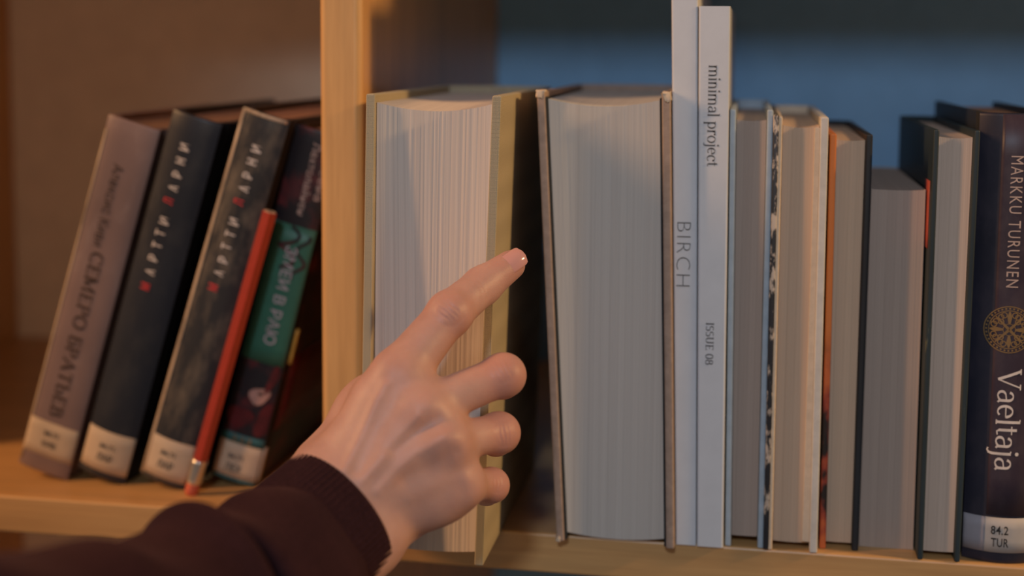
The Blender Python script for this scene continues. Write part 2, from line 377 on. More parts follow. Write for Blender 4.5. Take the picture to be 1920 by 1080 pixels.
# ------------------------------------------------------------------ books standing with the fore-edge outwards
def fore_book(name, label, Y0, depth, h, xlb, xlt, xrb, xrt, tb, sq, sqt, conc, sag, mats, tilt=0.0, nu=70, group='books in the right bay', bev=.0008, lift=0.0, tbr=None, hb=None):
    """xl*/xr*: outer x of the left/right board at bottom/top; sq: fore-edge overhang; sqt: head/tail overhang"""
    tbr = tbr or tb
    org = ((xlb + xrb) / 2, Y0 + depth / 2, 0)
    root = empty(name, org, label, 'book', group)
    o = np.array(org)
    XL = lambda z: xlb + (xlt - xlb) * z / h
    XR = lambda z: xrb + (xrt - xrb) * z / h
    def board(xf, t, mat, nm='cover_board', lab=None):
        bm = bmesh.new()
        c = []
        for z in (lift, h):
            x = xf(z); c += [(x, Y0, z), (x + t, Y0, z), (x + t, Y0 + depth, z), (x, Y0 + depth, z)]
        hexa(bm, [np.array(p) - o for p in c], min(bev, abs(t) * .35), 2)
        return bm_obj(nm, bm, mat, root, 'wn', lab)
    boards = [board(XL, tb, mats['left'], lab=mats.get('left_label')), board(lambda z: XR(z) - tbr, tbr, mats['right'], lab=mats.get('right_label'))]
    # page block: grid over the fore-edge, closed at the top, bottom, sides and back
    nz = 16; g = mats.get('gap', .0004)
    us = np.linspace(0, 1, nu + 1); jit = RNG.normal(0, 1, nu + 1); jit = .6 * jit + .4 * np.roll(jit, 1)
    amp = mats.get('ragged', .00004)
    zb, zt = sqt, h - sqt
    def P(u, zn, back=False):
        q = 1 - (2 * u - 1) ** 2
        z = zb + (zt - zb) * zn
        xl = XL(z) + tb + g; xr = XR(z) - tbr - g
        x = xl + (xr - xl) * u
        if back: return np.array([x, Y0 + depth - .004 + .004 * q, z])
        y = Y0 + sq + conc * q * (.45 + .55 * (1 - zn)) + tilt * (1 - zn)
        return np.array([x, y, z - sag * q])
    vs, fs = [], []
    for j in range(nz + 1):
        for i, u in enumerate(us):
            p = P(u, j / nz); p[1] += jit[i] * amp; vs.append(p - o)
    W = nu + 1
    for j in range(nz):
        for i in range(nu): a = j * W + i; fs.append((a, a + 1, a + W + 1, a + W))
    S = len(vs); ny = 6
    for k, zn in enumerate((1.0, 0.0)):      # head and tail surfaces
        base = len(vs)
        for m in range(ny + 1):
            t = (m / ny) ** 1.4
            for i, u in enumerate(us):
                a, b = P(u, zn), P(u, zn, True)
                p = a + (b - a) * t
                if m == 0: p[1] += jit[i] * amp
                p[2] = b[2] - sag * (1 - (2 * u - 1) ** 2) * (1 - t) ** 2
                vs.append(p - o)
        for m in range(ny):
            for i in range(nu):
                a = base + m * W + i; f = (a, a + 1, a + W + 1, a + W); fs.append(f if k == 0 else f[::-1])
    for u in (0.0, 1.0):                      # sides
        base = len(vs)
        for j in range(nz + 1):
            vs.append(P(u, j / nz) - o); vs.append(P(u, j / nz, True) - o)
        for j in range(nz):
            a = base + 2 * j; f = (a, a + 1, a + 3, a + 2); fs.append(f[::-1] if u == 0 else f)
    mesh_obj('page_block', vs, fs, mats['pages'], root, False)
    # rounded spine at the back
    vs, fs = [], []; ns = 14; rb = mats.get('round', .006)
    for z in (lift, h):
        for i in range(ns + 1):
            u = i / ns; x = XL(z) + (XR(z) - XL(z)) * u
            y = Y0 + depth - .001 + rb * math.sin(PI * u) ** .7
            vs += [np.array([x, y, z]) - o, np.array([x * .985 + .015 * (XL(z) + XR(z)) / 2, y - .0018, z]) - o]
    n2 = 2 * (ns + 1)
    for i in range(ns):
        a = 2 * i
        fs += [(a, a + 2, n2 + a + 2, n2 + a), (a + 1, n2 + a + 1, n2 + a + 3, a + 3), (n2 + a, n2 + a + 2, n2 + a + 3, n2 + a + 1), (a, a + 1, a + 3, a + 2)]
    mesh_obj('spine', vs, fs, mats.get('spine', mats['left']), root, True)
    return root, o, XL, XR, boards

# khaki cloth book being pulled out
r1, o1, XL1, XR1, _ = fore_book('book', 'thick khaki cloth hardback being pulled out by the hand', -.0475, .158, .2212, .0342, .0381, .0945, .1017, .0043, .0030, .0040, .0062, .0038,
    dict(left=M['khaki'], right=M['khaki'], pages=M['pages_a'], spine=M['khaki'], gap=.0003, round=.010, ragged=.00010), tilt=.0048, nu=90)
# second thick book
r2, o2, XL2, XR2, _ = fore_book('book', 'thick brown hardback with rubbed corners beside the pulled out book', -.0085, .150, .2222, .1238, .1117, .1819, .1757, .0040, .0028, .0036, .0035, .0033,
    dict(left=M['brownboard'], right=M['brownboard'], pages=M['pages_b'], spine=M['brownboard'], gap=.0012, round=.008), tilt=.001, nu=80)
for (xf, s, t) in ((XL2, 1, .0040), (XR2, -1, .0040)):     # dark sheets filling the gaps beside the pages and rubbed board corners
    bm = bmesh.new(); c = []
    for z in (.0005, .2195):
        x = xf(z) + s * t; c += [(x, -.0075, z), (x + s * .0011, -.0065, z), (x + s * .0011, .13, z), (x, .13, z)]
    hexa(bm, [np.array(p) - o2 for p in c]); bm_obj('inner_sheet', bm, M['inner_dark'], r2, False, 'dark sheet between board and pages')
for (xf, s, z0, z1) in ((XL2, 1, .2190, .2228), (XR2, -1, .2180, .2229), (XL2, 1, -.0002, .0025)):
    bm = bmesh.new(); c = []
    for z in (z0, z1):
        x = xf(z) - s * .0003; k = .0049 if z == z1 and z1 > .1 else .0026
        c += [(x, -.0092, z), (x + s * k, -.0092, z), (x + s * k, -.0092 + .009, z), (x, -.0092 + .009, z)]
    hexa(bm, [np.array(p) - o2 for p in c], .0008, 2)
    for v in bm.verts: v.co += Vector(RNG.normal(0, .00035, 3))
    bm_obj('worn_corner', bm, M['cream'], r2, True, 'pale rubbed board corner')

# two white magazines, spines outwards
def magazine(label, Y0, depth, h, xlb, xlt, xrb, xrt):
    org = np.array([(xlb + xrb) / 2, Y0 + depth / 2, 0]); root = empty('magazine', org, label, 'magazine', 'white magazines')
    def X(z, u): a = xlb + (xlt - xlb) * z / h; b = xrb + (xrt - xrb) * z / h; return a + (b - a) * u
    def sheet(nm, prof, mat, z0=0.0, z1=h):
        vs, fs = [], []; n = len(prof)
        for z in (z0, z1):
            for u, y, dx in prof: vs.append(np.array([X(z, u) + dx, y, z]) - org)
        for i in range(n):
            j = (i + 1) % n; fs.append((i, j, n + j, n + i))
        fs.append(tuple(range(n))[::-1]); fs.append(tuple(range(n, 2 * n)))
        return mesh_obj(nm, vs, fs, mat, root, False)
    r = .0009
    prof = [(0, Y0 + depth, 0), (0, Y0 + r, 0), (0, Y0 + .3 * r, .3 * r), (0, Y0, r), (1, Y0, -r), (1, Y0 + .3 * r, -.3 * r), (1, Y0 + r, 0), (1, Y0 + depth, 0),
            (1, Y0 + depth, -.0005), (1, Y0 + .0008, -.0008), (0, Y0 + .0008, .0008), (0, Y0 + depth, .0005)]
    sheet('cover', prof, M['white_mag'])
    sheet('page_block', [(0, Y0 + depth - .001, .0006), (0, Y0 + .001, .0009), (1, Y0 + .001, -.0009), (1, Y0 + depth - .001, -.0006)], M['pages_a'], .0003, h - .0004)
    surf = lambda u, v, l: np.array([u, Y0 - l, v]) - org
    return root, surf, X
mg1, sf1, MX1 = magazine('tallest white magazine with thin sans lettering, against the brown hardback', -.0015, .205, .318, .1823, .1736, .1922, .1866)
mg2, sf2, MX2 = magazine('shorter white magazine with dark serif lettering and issue number on its spine', -.0020, .195, .2632, .1926, .1880, .2053, .2027)
def text_at(px0, px1, Y):           # world centre and length from two pixel ends of a vertical line of lettering
    a, b = onY(*px0, Y), onY(*px1, Y); return (a[0] + b[0]) / 2, (a[2] + b[2]) / 2, abs(a[2] - b[2])
u, v, l = text_at((1281, 417), (1282, 537), -.002)
put_text('title_text', font_mesh('BIRCH', .01, -.00026, 1.12), M['ink_g'], mg1, sf1, u, v, 'down', l, .0066)
u, v, l = text_at((1336, 122), (1334, 312), -.002)
put_text('title_text', serif_mesh('minimal project', .005), M['ink_g'], mg2, sf2, u - .0001, v, 'down', l, .0076)
u, v, l = text_at((1331, 605), (1330, 684), -.002)
put_text('issue_text', serif_mesh('ISSUE 08', .005, .19, .08), M['ink_g'], mg2, sf2, u, v, 'down', l, .0038)

fore_book('book', 'slim hardback with pale blue boards next to the white magazines', .0005, .135, .2146, .2062, .2037, .2247, .2240, .0029, .003, .0050, .0012, .0006,
    dict(left=M['blueboard'], right=M['blueboard'], pages=M['pages_d'], gap=.0002, round=.004), nu=50, lift=.0)
r6, o6, XL6, XR6, b6 = fore_book('book', 'hardback with speckled black jacket and off white right board', -.0008, .135, .2116, .2251, .2246, .2504, .2496, .0038, .0030, .0042, .0022, .0012,
    dict(left=M['cream'], right=M['whiteboard'], pages=M['pages_c'], gap=.0002, round=.006), nu=60)
bm = bmesh.new(); c = []
for z in (.0004, .2122):
    x = XL6(z); c += [(x - .0006, -.0012, z), (x + .0021, -.0014, z), (x + .0021, .13, z), (x - .0006, .13, z)]
hexa(bm, [np.array(p) - o6 for p in c], .0005, 2); bm_obj('dust_jacket', bm, M['speckle'], r6, True, 'black jacket edge with rubbed pale specks')
bm = bmesh.new(); c = []
for z in (.0050, .2065):
    x = XR6(z) - .0038; c += [(x - .0024 - .0012 * (1 - z / .21), .0008, z), (x, .0004, z), (x, .12, z), (x - .0024, .12, z)]
hexa(bm, [np.array(p) - o6 for p in c], .0002, 1); bm_obj('inner_sheet', bm, M['cream'], r6, False, 'cream endpapers')
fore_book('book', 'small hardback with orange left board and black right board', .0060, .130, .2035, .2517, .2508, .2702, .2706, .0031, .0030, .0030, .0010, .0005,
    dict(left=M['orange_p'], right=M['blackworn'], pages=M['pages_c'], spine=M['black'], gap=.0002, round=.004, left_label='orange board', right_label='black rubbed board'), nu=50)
fore_book('book', 'short thick paperback lower than its neighbours', .0125, .125, .1772, .2709, .2712, .2968, .2964, .0005, .0004, .0003, .0008, .0004,
    dict(left=M['pages_d'], right=M['pages_d'], pages=M['pages_d'], gap=.0, round=.002), nu=60)
r9, o9, XL9, XR9, _ = fore_book('book', 'hardback with dark teal boards beside the navy spine', .0005, .140, .2066, .2974, .2974, .3170, .3182, .0026, .0036, .0036, .0012, .0006,
    dict(left=M['bluegreen'], right=M['bluegreen'], pages=M['pages_e'], spine=M['bluegreen'], gap=.0002, round=.004), nu=50)
s9 = lambda u, v, l: np.array([XL9(v) - l, u, v]) - o9
patch('red_panel', s9, .006, .022, .150, .182, M['red_print'], r9, 4, 4, label='red printed panel on the cover')

# ------------------------------------------------------------------ books standing with the spine outwards
def spine_book(label, org, rotY, rotZ, wdt, depth, h, bulge, mats, tb=.0028, group=None, sq=.003, flat=.0, pagesin=.004):
    """local: x 0..w across the spine, y into the shelf, z up; origin = bottom right front corner (the one on the shelf)"""
    root = empty('book', org, label, 'book', group, (0, rotY, rotZ))
    x0 = -wdt
    def sy(u):                       # spine surface y at x = u (local)
        t = (u - x0) / wdt; t = min(1, max(0, t))
        k = abs(2 * t - 1)
        return -bulge * (1 - k ** (2.0 + flat))
    surf = lambda u, v, l: np.array([u, sy(u) - l, v])
    n = 22; vs, fs = [], []
    us = [x0 + wdt * (.5 - .5 * math.cos(PI * i / n)) for i in range(n + 1)]
    zs = [0, .0006, .0015] + list(np.linspace(.01, h - .01, 8)) + [h - .0015, h - .0006, h]
    for z in zs:
        e = .0007 if z in (0, h) else (.0002 if z in (.0006, h - .0006) else 0)
        for u_ in us: vs.append(np.array([u_, sy(u_) + e, z]))
    W = n + 1; nz = len(zs)
    for j in range(nz - 1):
        for i in range(n): a = j * W + i; fs.append((a, a + 1, a + W + 1, a + W))
    S = len(vs)
    for z in zs:
        for u_ in us: vs.append(np.array([x0 + .002 + (u_ - x0) * (wdt - .004) / wdt, sy(u_) + .0026, z]))
    for j in range(nz - 1):
        for i in range(n): a = S + j * W + i; fs.append((a, a + W, a + W + 1, a + 1))
    for j in (0, nz - 1):
        for i in range(n):
            a = j * W + i; f = (a, S + a, S + a + 1, a + 1); fs.append(f if j == 0 else f[::-1])
    for j in range(nz - 1):
        for i in (0, n):
            a = j * W + i; f = (a, a + W, S + a + W, S + a); fs.append(f if i == 0 else f[::-1])
    mesh_obj('spine', vs, fs, mats['spine'], root, True)
    for s, mt in ((0, mats['left']), (1, mats['right'])):
        # board with the joint groove behind the spine edge
        xo = x0 if s == 0 else 0.0; sg = 1 if s == 0 else -1
        prof = [(0, .0003), (.0013, .0035), (.0015, .0065), (.0, .0100), (0, depth - .0006), (.0006, depth), (tb, depth), (tb, .009), (tb + .0012, .0065), (tb + .0012, .0035), (tb * .6, .0003)]
        vv, ff = [], []; m = len(prof)
        for z in (0.0, h):
            for d, y in prof: vv.append(np.array([xo + sg * d, y, z]))
        for i in range(m): j = (i + 1) % m; ff.append((i, j, m + j, m + i))
        ff.append(tuple(range(m))[::-1]); ff.append(tuple(range(m, 2 * m)))
        if s == 1: ff = [f[::-1] for f in ff]
        mesh_obj('cover_board', vv, ff, mt, root, False)
    box('page_block', (x0 + tb + .0013, .0012, sq), (-tb - .0013, depth - pagesin, h - sq), mats['pages'], root, .0004, 1)
    return root, surf
def spine_label(root, surf, wdt, z0, z1, rows, mat=None, ext=0.0, du=0.0):
    lb = patch('spine_label', surf, -wdt + .0003, -.0003, z0, z1, mat or M['label'], root, 16, 4, .0001, .00025, 'pale paper shelf-mark label')
    for body, vz, ln, ht in rows:
        put_text('label_text', font_mesh(body, .01, .0001, 1.05), M['ink'], lb, surf, -wdt / 2 + du, z0 + vz, 'flat', ln, ht, 6, .0007)
    return lb

def lean_spot(px, Y): p = onY(px[0], px[1], Y); return (p[0], Y, 0.0)
def axis_at(top_px, bot_x, Y, zb):  return None
GL_ = 'leaning books in the left bay'
# each leaning book: bottom right front corner on the shelf, leaning to the right
def lean(topL, botL, Y):             # lean angle from two pixels of the left spine edge
    a, b = onY(*topL, Y), onY(*botL, Y); return math.atan2(a[0] - b[0], a[2] - b[2]), a, b
def leaning(label, topL, botL, Y, wdt, depth, bulge, mats, yaw=0.0, dang=0.0, **k):
    ang, a, b = lean(topL, botL, Y); ang += dang
    # line of the left edge -> foot of the right edge on the shelf
    ux = np.array([math.cos(ang), -math.sin(ang)]); uz = np.array([math.sin(ang), math.cos(ang)])
    mid = np.array([(a[0] + b[0]) / 2, (a[2] + b[2]) / 2])
    # right edge point = left + w*ux ; slide down to z = 0
    r = mid + wdt * ux; t = r[1] / uz[1]; foot = r - t * uz
    h = (np.array([a[0], a[2]]) - (foot - wdt * ux)) @ uz
    root, surf = spine_book(label, (foot[0], Y, 0), ang, yaw, wdt, depth, h, bulge, mats, group=GL_, **k)
    # pixel (on the spine plane) -> local (u, v)
    def loc(x, y):
        p = onY(x, y, Y - bulge * .7); d = np.array([p[0], p[2]]) - foot; return d @ ux, d @ uz
    return root, surf, loc, h
# 1 mauve book
b1, s1, l1, h1 = leaning('mauve hardback with dark serif lettering, outermost of the leaning books', (205, 213), (32, 880), .030, .0305, .140, .0016,
    dict(spine=M['mauve'], left=M['mauve'], right=M['mauve'], pages=M['pages_br']), flat=1.5)
def spine_text(nm, bm, mat, root, surf, loc, pa, pb, mode, height, lift=.0004, label=None):
    (u0, v0), (u1, v1) = loc(*pa), loc(*pb)
    return put_text(nm, bm, mat, root, surf, (u0 + u1) / 2, (v0 + v1) / 2, mode, math.hypot(u1 - u0, v1 - v0), height, 6, lift, label)
spine_text('author_text', font_mesh('Алексис Киви', .01), M['ink_br'], b1, s1, l1, (222, 308), (186, 462), 'down', .0060)
spine_text('title_text', serif_mesh('СЕМЕРО БРАТЬЕВ', .006, .24, .09, .04), M['ink_br'], b1, s1, l1, (181, 472), (107, 782), 'down', .0078)
patch('rubbed_and_lit_edge', s1, -.0305, -.0291, .004, h1 - .008, M['edge_worn_lit'], b1, 3, 8, .0001, .0002, 'pale highlight painted along the spine edge')  # bright lit edge painted as a pale strip
z0 = l1(80, 850)[1]; z1 = l1(95, 795)[1]
spine_label(b1, s1, .0305, z0 - .001, z1 + .001, [('84.71', .0135, .0085, .0032), ('КИВ', .0075, .0080, .0036)])
# 2 and 3 charcoal books of the same author
def larni(root, surf, loc, pts):
    body = 'МАРТТИЛАРНИ'
    for ch, p in zip(body, pts):
        u_, v_ = loc(*p); red = p in (pts[0], pts[6])
        put_text('spine_letter', font_mesh(ch, .01, .0002), M['ink_r'] if red else M['ink_w'], root, surf, u_, v_, 'up', .0031 if ch not in 'МИ' else .0036, .0056, 4, .0005,
                 'red spine letter' if red else 'white spine letter')
def z_px(pts): return [(p[0] / 2.7, 160 + p[1] / 2.7) for p in pts]
P2 = z_px([(740, 1015), (765, 942), (780, 872), (800, 808), (816, 746), (837, 685), (857, 585), (882, 518), (902, 450), (919, 382), (940, 313)])
P3 = z_px([(1083, 1020), (1113, 948), (1135, 882), (1150, 815), (1170, 752), (1190, 690), (1212, 590), (1239, 522), (1258, 455), (1280, 387), (1303, 322)])
b2, s2, l2, h2 = leaning('charcoal hardback with white and red spaced letters between the mauve and rubbed books', (326, 203), (150, 868), .030, .0285, .150, .0034,
    dict(spine=M['char'], left=M['char'], right=M['black'], pages=M['pages_br']))
larni(b2, s2, l2, P2)
z0 = l2(190, 880)[1]; z1 = l2(205, 812)[1]
spine_label(b2, s2, .0285, z0 - .0005, z1 + .001, [('84.71', .0145, .0085, .0030), ('ЛАР', .0082, .0092, .0044)])
b3, s3, l3, h3 = leaning('rubbed charcoal hardback with pale worn edges beside the red pencil', (462, 200), (260, 880), .028, .0267, .150, .0030,
    dict(spine=M['char2'], left=M['char'], right=M['black'], pages=M['pages_br']), dang=-.014)
larni(b3, s3, l3, P3)
z0 = l3(300, 892)[1]; z1 = l3(318, 826)[1]
spine_label(b3, s3, .0267, z0 - .0005, z1 + .001, [('84.71', .0145, .0085, .0030), ('ЛАР', .0080, .0092, .0044)])
patch('rubbed_and_lit_edge', s3, -.0266, -.0246, .002, h3 - .001, M['edge_worn_lit'], b3, 4, 10, .00012, .0003, 'pale highlight painted along the spine edge')
patch('rubbed_and_lit_edge', s3, -.0244, -.0010, h3 - .0022, h3 - .0002, M['edge_worn_lit'], b3, 12, 2, .00012, .0003, 'pale rubbed spine top')
# 5 dark paperback with green title panel
b5, s5, l5, h5 = leaning('dark illustrated book with green title panel leaning against the upright', (560, 232), (392, 893), .040, .0255, .140, .0022,
    dict(spine=M['darkart'], left=M['black'], right=M['darkart'], pages=M['pages_br']), dang=-.012, flat=.8)
g0 = l5(470, 672)[1]; g1 = l5(545, 420)[1]
patch('title_panel', s5, -.0253, -.0002, g0, g1, M['green'], b5, 14, 8, .0001, .0002, 'green title panel')
spine_text('title_text', font_mesh('ЗМЕИ В РАЮ', .01, .0001), M['ink_l'], b5, s5, l5, (549, 462), (506, 645), 'down', .0068, .0008)
spine_text('author_text', font_mesh('Лехтолайнен', .01), M['ink_p'], b5, s5, l5, (601, 270), (561, 402), 'down', .0046, .0006)
spine_text('author_text', font_mesh('Леена', .01), M['ink_p'], b5, s5, l5, (617, 300), (592, 376), 'down', .0042, .0006)
# snake, face and red cloth of the cover picture
def ribbon_on(nm, surf, pts, wd, mat, root, lift=.0007):
    bm = bmesh.new(); P = [np.array(p) for p in pts]; L = []
    for i in range(len(P)):
        d = P[min(i + 1, len(P) - 1)] - P[max(i - 1, 0)]; d = d / np.linalg.norm(d); n = np.array([-d[1], d[0]]) * wd / 2
        L.append([bm.verts.new(surf(*(P[i] + s * n), lift)) for s in (1, -1)])
    for a, b in zip(L[:-1], L[1:]): bm.faces.new((a[0], a[1], b[1], b[0]))
    me = bpy.data.meshes.new(nm); bm.to_mesh(me); bm.free(); return link(nm, me, mat, root)
gt = g1
ribbon_on('snake_print', s5, [(-.0135 + .0055 * math.sin(i * .75), gt - .002 - .0016 * i + .0015 * math.cos(i * .75)) for i in range(14)], .0020, M['darkart'], b5)
ribbon_on('snake_print', s5, [(-.0050 + .0030 * math.sin(i * .9 + 1), gt - .004 - .0021 * i) for i in range(13)], .0018, M['darkart'], b5)
def blob_on(nm, surf, cu, cv, ru, rv, mat, root, rot=0, lift=.0006, n=22, wob=.12):
    bm = bmesh.new(); vs = []
    for i in range(n):
        a = 2 * PI * i / n; k = 1 + wob * math.sin(3 * a + 1)
        x, y = ru * k * math.cos(a), rv * k * math.sin(a)
        uu = min(-.0004, max(-.0253, cu + x * math.cos(rot) - y * math.sin(rot)))
        vs.append(bm.verts.new(surf(uu, cv + x * math.sin(rot) + y * math.cos(rot), lift)))
    c_ = bm.verts.new(surf(cu, cv, lift))
    for i in range(n): bm.faces.new((vs[i], vs[(i + 1) % n], c_))
    me = bpy.data.meshes.new(nm); bm.to_mesh(me); bm.free(); return link(nm, me, mat, root)
fu, fv = l5(487, 742)
blob_on('picture_print', s5, fu, fv, .0060, .0046, M['faceart'], b5, .5)
blob_on('picture_print', s5, *l5(490, 738), .0012, .0009, M['ink_br'], b5, lift=.0009)
blob_on('picture_print', s5, *l5(512, 712), .0022, .0085, M['redart'], b5, -.2, .0007)
blob_on('picture_print', s5, *l5(500, 790), .0060, .0100, M['redart'], b5, -.3, .0005)
blob_on('picture_print', s5, *l5(450, 780), .0080, .0060, M['redart'], b5, .2, .0005)
s5r = lambda y, v, l: np.array([l, y, v])
patch('cover_picture', s5r, .011, .115, fv - .022, fv + .022, M['redart'], b5, 6, 4, .0001, .0002, 'red picture on the front cover')
patch('cover_picture', s5r, .0045, .0075, fv + .020, fv + .040, M['yellowart'], b5, 2, 6, .0016, .0002, 'yellow streak on the front cover')
z0 = l5(440, 895)[1]; z1 = l5(452, 832)[1]
lb5 = spine_label(b5, s5, .0255, z0, z1, [('84.71', .0118, .0085, .0030), ('ЛЕХ', .0055, .0095, .0042)], du=-.001)
s5w = lambda y, v, l: np.array([l, y, v])
patch('spine_label', s5w, .0004, .0055, z0 + .0005, z1 + .0005, M['label'], b5, 2, 3, .0006, .0003, 'label wrapped onto the cover')
patch('spine_band', s5, -.0253, -.0002, z1 + .0002, z1 + .0052, M['teal'], b5, 12, 2, .0001, .0002, 'teal band')
put_text('band_text', font_mesh('222', .01, .0002, 1.4), M['gold'], b5, s5, -.0125, z1 + .0027, 'flat', .0115, .0034, 6, .0006)
patch('spine_band', s5, -.0253, -.0002, .0006, z0 - .0002, M['teal'], b5, 12, 2, .0001, .0002, 'teal band')

# red pencil leaning in front of the books
pb = onZ(357, 921, 0.0); pb[1] = .0215; pb = onY(357, 919, .0215); pb[2] = 0.0
pt = onY(506, 397, .0225)
pen = empty('pencil', pb, 'red hexagonal pencil with metal ferrule, eraser end down, leaning between two books', 'pencil')
ax = Vector(pt - pb); Lp = ax.length; pen.rotation_mode = 'QUATERNION'; pen.rotation_quaternion = ax.to_track_quat('Z', 'Y')
def prism(nm, n, r0, r1, z0, z1, mat, rot=0.0, rings=None, smooth=False):
    bm = bmesh.new(); prof = rings or [(r0, z0), (r1, z1)]; R_ = []
    for r, z in prof: R_.append([bm.verts.new((r * math.cos(2 * PI * i / n + rot), r * math.sin(2 * PI * i / n + rot), z)) for i in range(n)])
    for a, b in zip(R_[:-1], R_[1:]):
        for i in range(n): bm.faces.new((a[i], a[(i + 1) % n], b[(i + 1) % n], b[i]))
    bm.faces.new(R_[0][::-1]); bm.faces.new(R_[-1]); return bm_obj(nm, bm, mat, pen, smooth)
prism('barrel', 6, .0042, .0042, .0205, Lp - .0006, M['pencil'], .35, [(.0042, .0205), (.0042, Lp - .0006), (.0037, Lp)])
prism('end_grain', 6, .0035, .0035, Lp - .001, Lp + .0002, M['pencil_wood'], .35)
prism('lead', 12, .0011, .0011, Lp - .001, Lp + .0004, M['ink_g'])
prism('ferrule', 24, .004, .004, .0075, .021, M['ferrule'], 0, [(.0038, .0072)] + [(.0040 + .0002 * (k % 2), .0075 + .0013 * k) for k in range(10)] + [(.0041, .021)], True)
prism('eraser', 20, .0035, .0035, 0, .008, M['eraser'], 0, [(.0022, .0), (.0032, .0006), (.0036, .002), (.0036, .008)], True)

# navy book with its spine outwards at the right
W10 = .0345
b10, s10 = spine_book('navy hardback with pale serif title and gold medallion on its rounded spine', (.3188 + W10, .0085, 0), 0, 0, W10, .150, .2146, .0058,
    dict(spine=M['navy_spine'], left=M['black'], right=M['black'], pages=M['pages_br']), group='books in the right bay')
def l10(x, y): p = onY(x, y, .0040); return p[0] - (.3188 + W10), p[2]
patch('title_band', s10, -W10 * .72, -W10 * .18, .0235, .2140, M['plum'], b10, 12, 10, .0001, .0002, 'plum tinted band')
def t10(nm, bm, mat, pa, pb_, ht, lift=.0006):
    (u0, v0), (u1, v1) = l10(*pa), l10(*pb_)
    uc = (u0 + u1) / 2
    return put_text(nm, bm, mat, b10, s10, uc, (v0 + v1) / 2, 'down', abs(v1 - v0), ht, 8, lift)
t10('author_text', font_mesh('MARKKU TURUNEN', .01, .0, 1.2), M['ink_p'], (1907, 292), (1896, 538), .0055)
t10('title_text', serif_mesh('Vaeltaja', .006, .17, .07), M['ink_w'], (1890, 690), (1874, 880), .0148)
mu, mv = l10(1891, 617)
def medallion():
    bm = bmesh.new()
    def ring(r0, r1, n=48, c=(0, 0)):
        A = [[bm.verts.new((c[0] + r * math.cos(2 * PI * i / n), c[1] + r * math.sin(2 * PI * i / n), 0)) for i in range(n)] for r in (r0, r1)]
        for i in range(n): bm.faces.new((A[0][i], A[0][(i + 1) % n], A[1][(i + 1) % n], A[1][i]))
    ring(.0107, .0112); ring(.0088, .0092); ring(.0026, .0029, 20)
    for k in range(36):
        a = 2 * PI * k / 36; ring(.0, .00048, 7, (.0100 * math.cos(a), .0100 * math.sin(a)))
    for k in range(4):
        for q, (r, t) in enumerate(((.0052, .0), (.0070, .22), (.0070, -.22))):
            a = PI / 4 + k * PI / 2 + t; ring(.0009, .0014, 14, (r * math.cos(a), r * math.sin(a)))
        a = k * PI / 2
        d = np.array([math.cos(a), math.sin(a)]); n = np.array([-d[1], d[0]])
        for s0, s1, w0, w1 in ((.0028, .0060, .0005, .0011), (.0060, .0086, .0011, .0003)):
            bm.faces.new([bm.verts.new((*(d * s + n * w_), 0)) for s, w_ in ((s0, w0), (s0, -w0), (s1, -w1), (s1, w1))])
        for s in (1, -1):
            ring(.0010, .0015, 14, tuple(d * .0068 + s * n * .0024))
        a += PI / 4; d = np.array([math.cos(a), math.sin(a)]); n = np.array([-d[1], d[0]])
        bm.faces.new([bm.verts.new((*(d * s + n * w_), 0)) for s, w_ in ((.0, .0007), (.0, -.0007), (.0086, -.0003), (.0086, .0003))])
    return bm
put_text('gold_medallion', medallion(), M['gold'], b10, s10, mu, mv, 'flat', .0224, .0224, 12, .0006, 'gold round ornament')
z0 = l10(1870, 1034)[1]; z1 = l10(1870, 969)[1]
lb = patch('spine_label', s10, -W10 + .0002, -.0002, z0, z1, M['label_g'], b10, 20, 3, .0001, .00025, 'grey paper shelf-mark label')
patch('label_edge', s10, -W10 + .0002, -W10 * .73, z0, z1, M['label_e'], lb, 8, 3, .0004, .0001)
for body, py in (('84.2', 992), ('TUR', 1015)):
    u_, v_ = l10(1873, py); put_text('label_text', font_mesh(body, .01, .00012, 1.05), M['ink'], lb, s10, u_, v_, 'flat', .0079, .0042, 6, .0008)

# ------------------------------------------------------------------ the person: right hand, wrist and forearm
def J(x, y, Y): return onY(x, y, Y)
# joints: pixel gives the direction, Y the distance (the fingers touch the book whose front stands at Y = -0.0475)
idx = [J(750, 702, -.1060), J(843, 587, -.0860), J(904, 536, -.0660), J(957, 497, -.0555)]
mid = [J(796, 766, -.1120), J(943, 703, -.0900)]
rng = [J(838, 830, -.1150), J(935, 811, -.0900)]
pky = [J(866, 907, -.1100), J(921, 909, -.0880)]
XC = lambda z: XR1(z)
def tip(p, dz, Y, o=.0068): z = p[2] + dz; return np.array([XC(z) + o, Y, z])
midh = [mid[1], J(942, 714, -.0660), tip(mid[1], -.013, -.0445)]
rngh = [rng[1], J(930, 823, -.0670), tip(rng[1], -.013, -.0460, .0052)]
pkyh = [pky[1], J(912, 920, -.0690), tip(pky[1], -.011, -.0520, .0030)]
carp = [J(618, 902, -.1230), J(634, 926, -.1270), J(654, 952, -.1270), J(680, 980, -.1220)]
wr_r, wr_u = J(606, 926, -.1260), J(676, 1004, -.1270)
FD = .755 * (-.80 * RIGHT - .60 * UP) - .655 * FWD            # direction from wrist towards the elbow
el_r, el_u = wr_r + FD * .07, wr_u + FD * .07
thm = [J(606, 866, -.108), J(676, 776, -.094), J(735, 728, -.072), J(772, 712, -.0545)]
PR = []                                                    # (A, B, ra, rb, k)
def cap(A, B, ra, rb, k): PR.append((np.array(A), np.array(B), ra, rb, k))
K = .008
for m_, c_, r_ in ((idx[0], carp[0], .0122), (mid[0], carp[1], .0118), (rng[0], carp[2], .0112), (pky[0], carp[3], .0110)):
    cap(c_, m_, .0132, r_ * .92, .015)
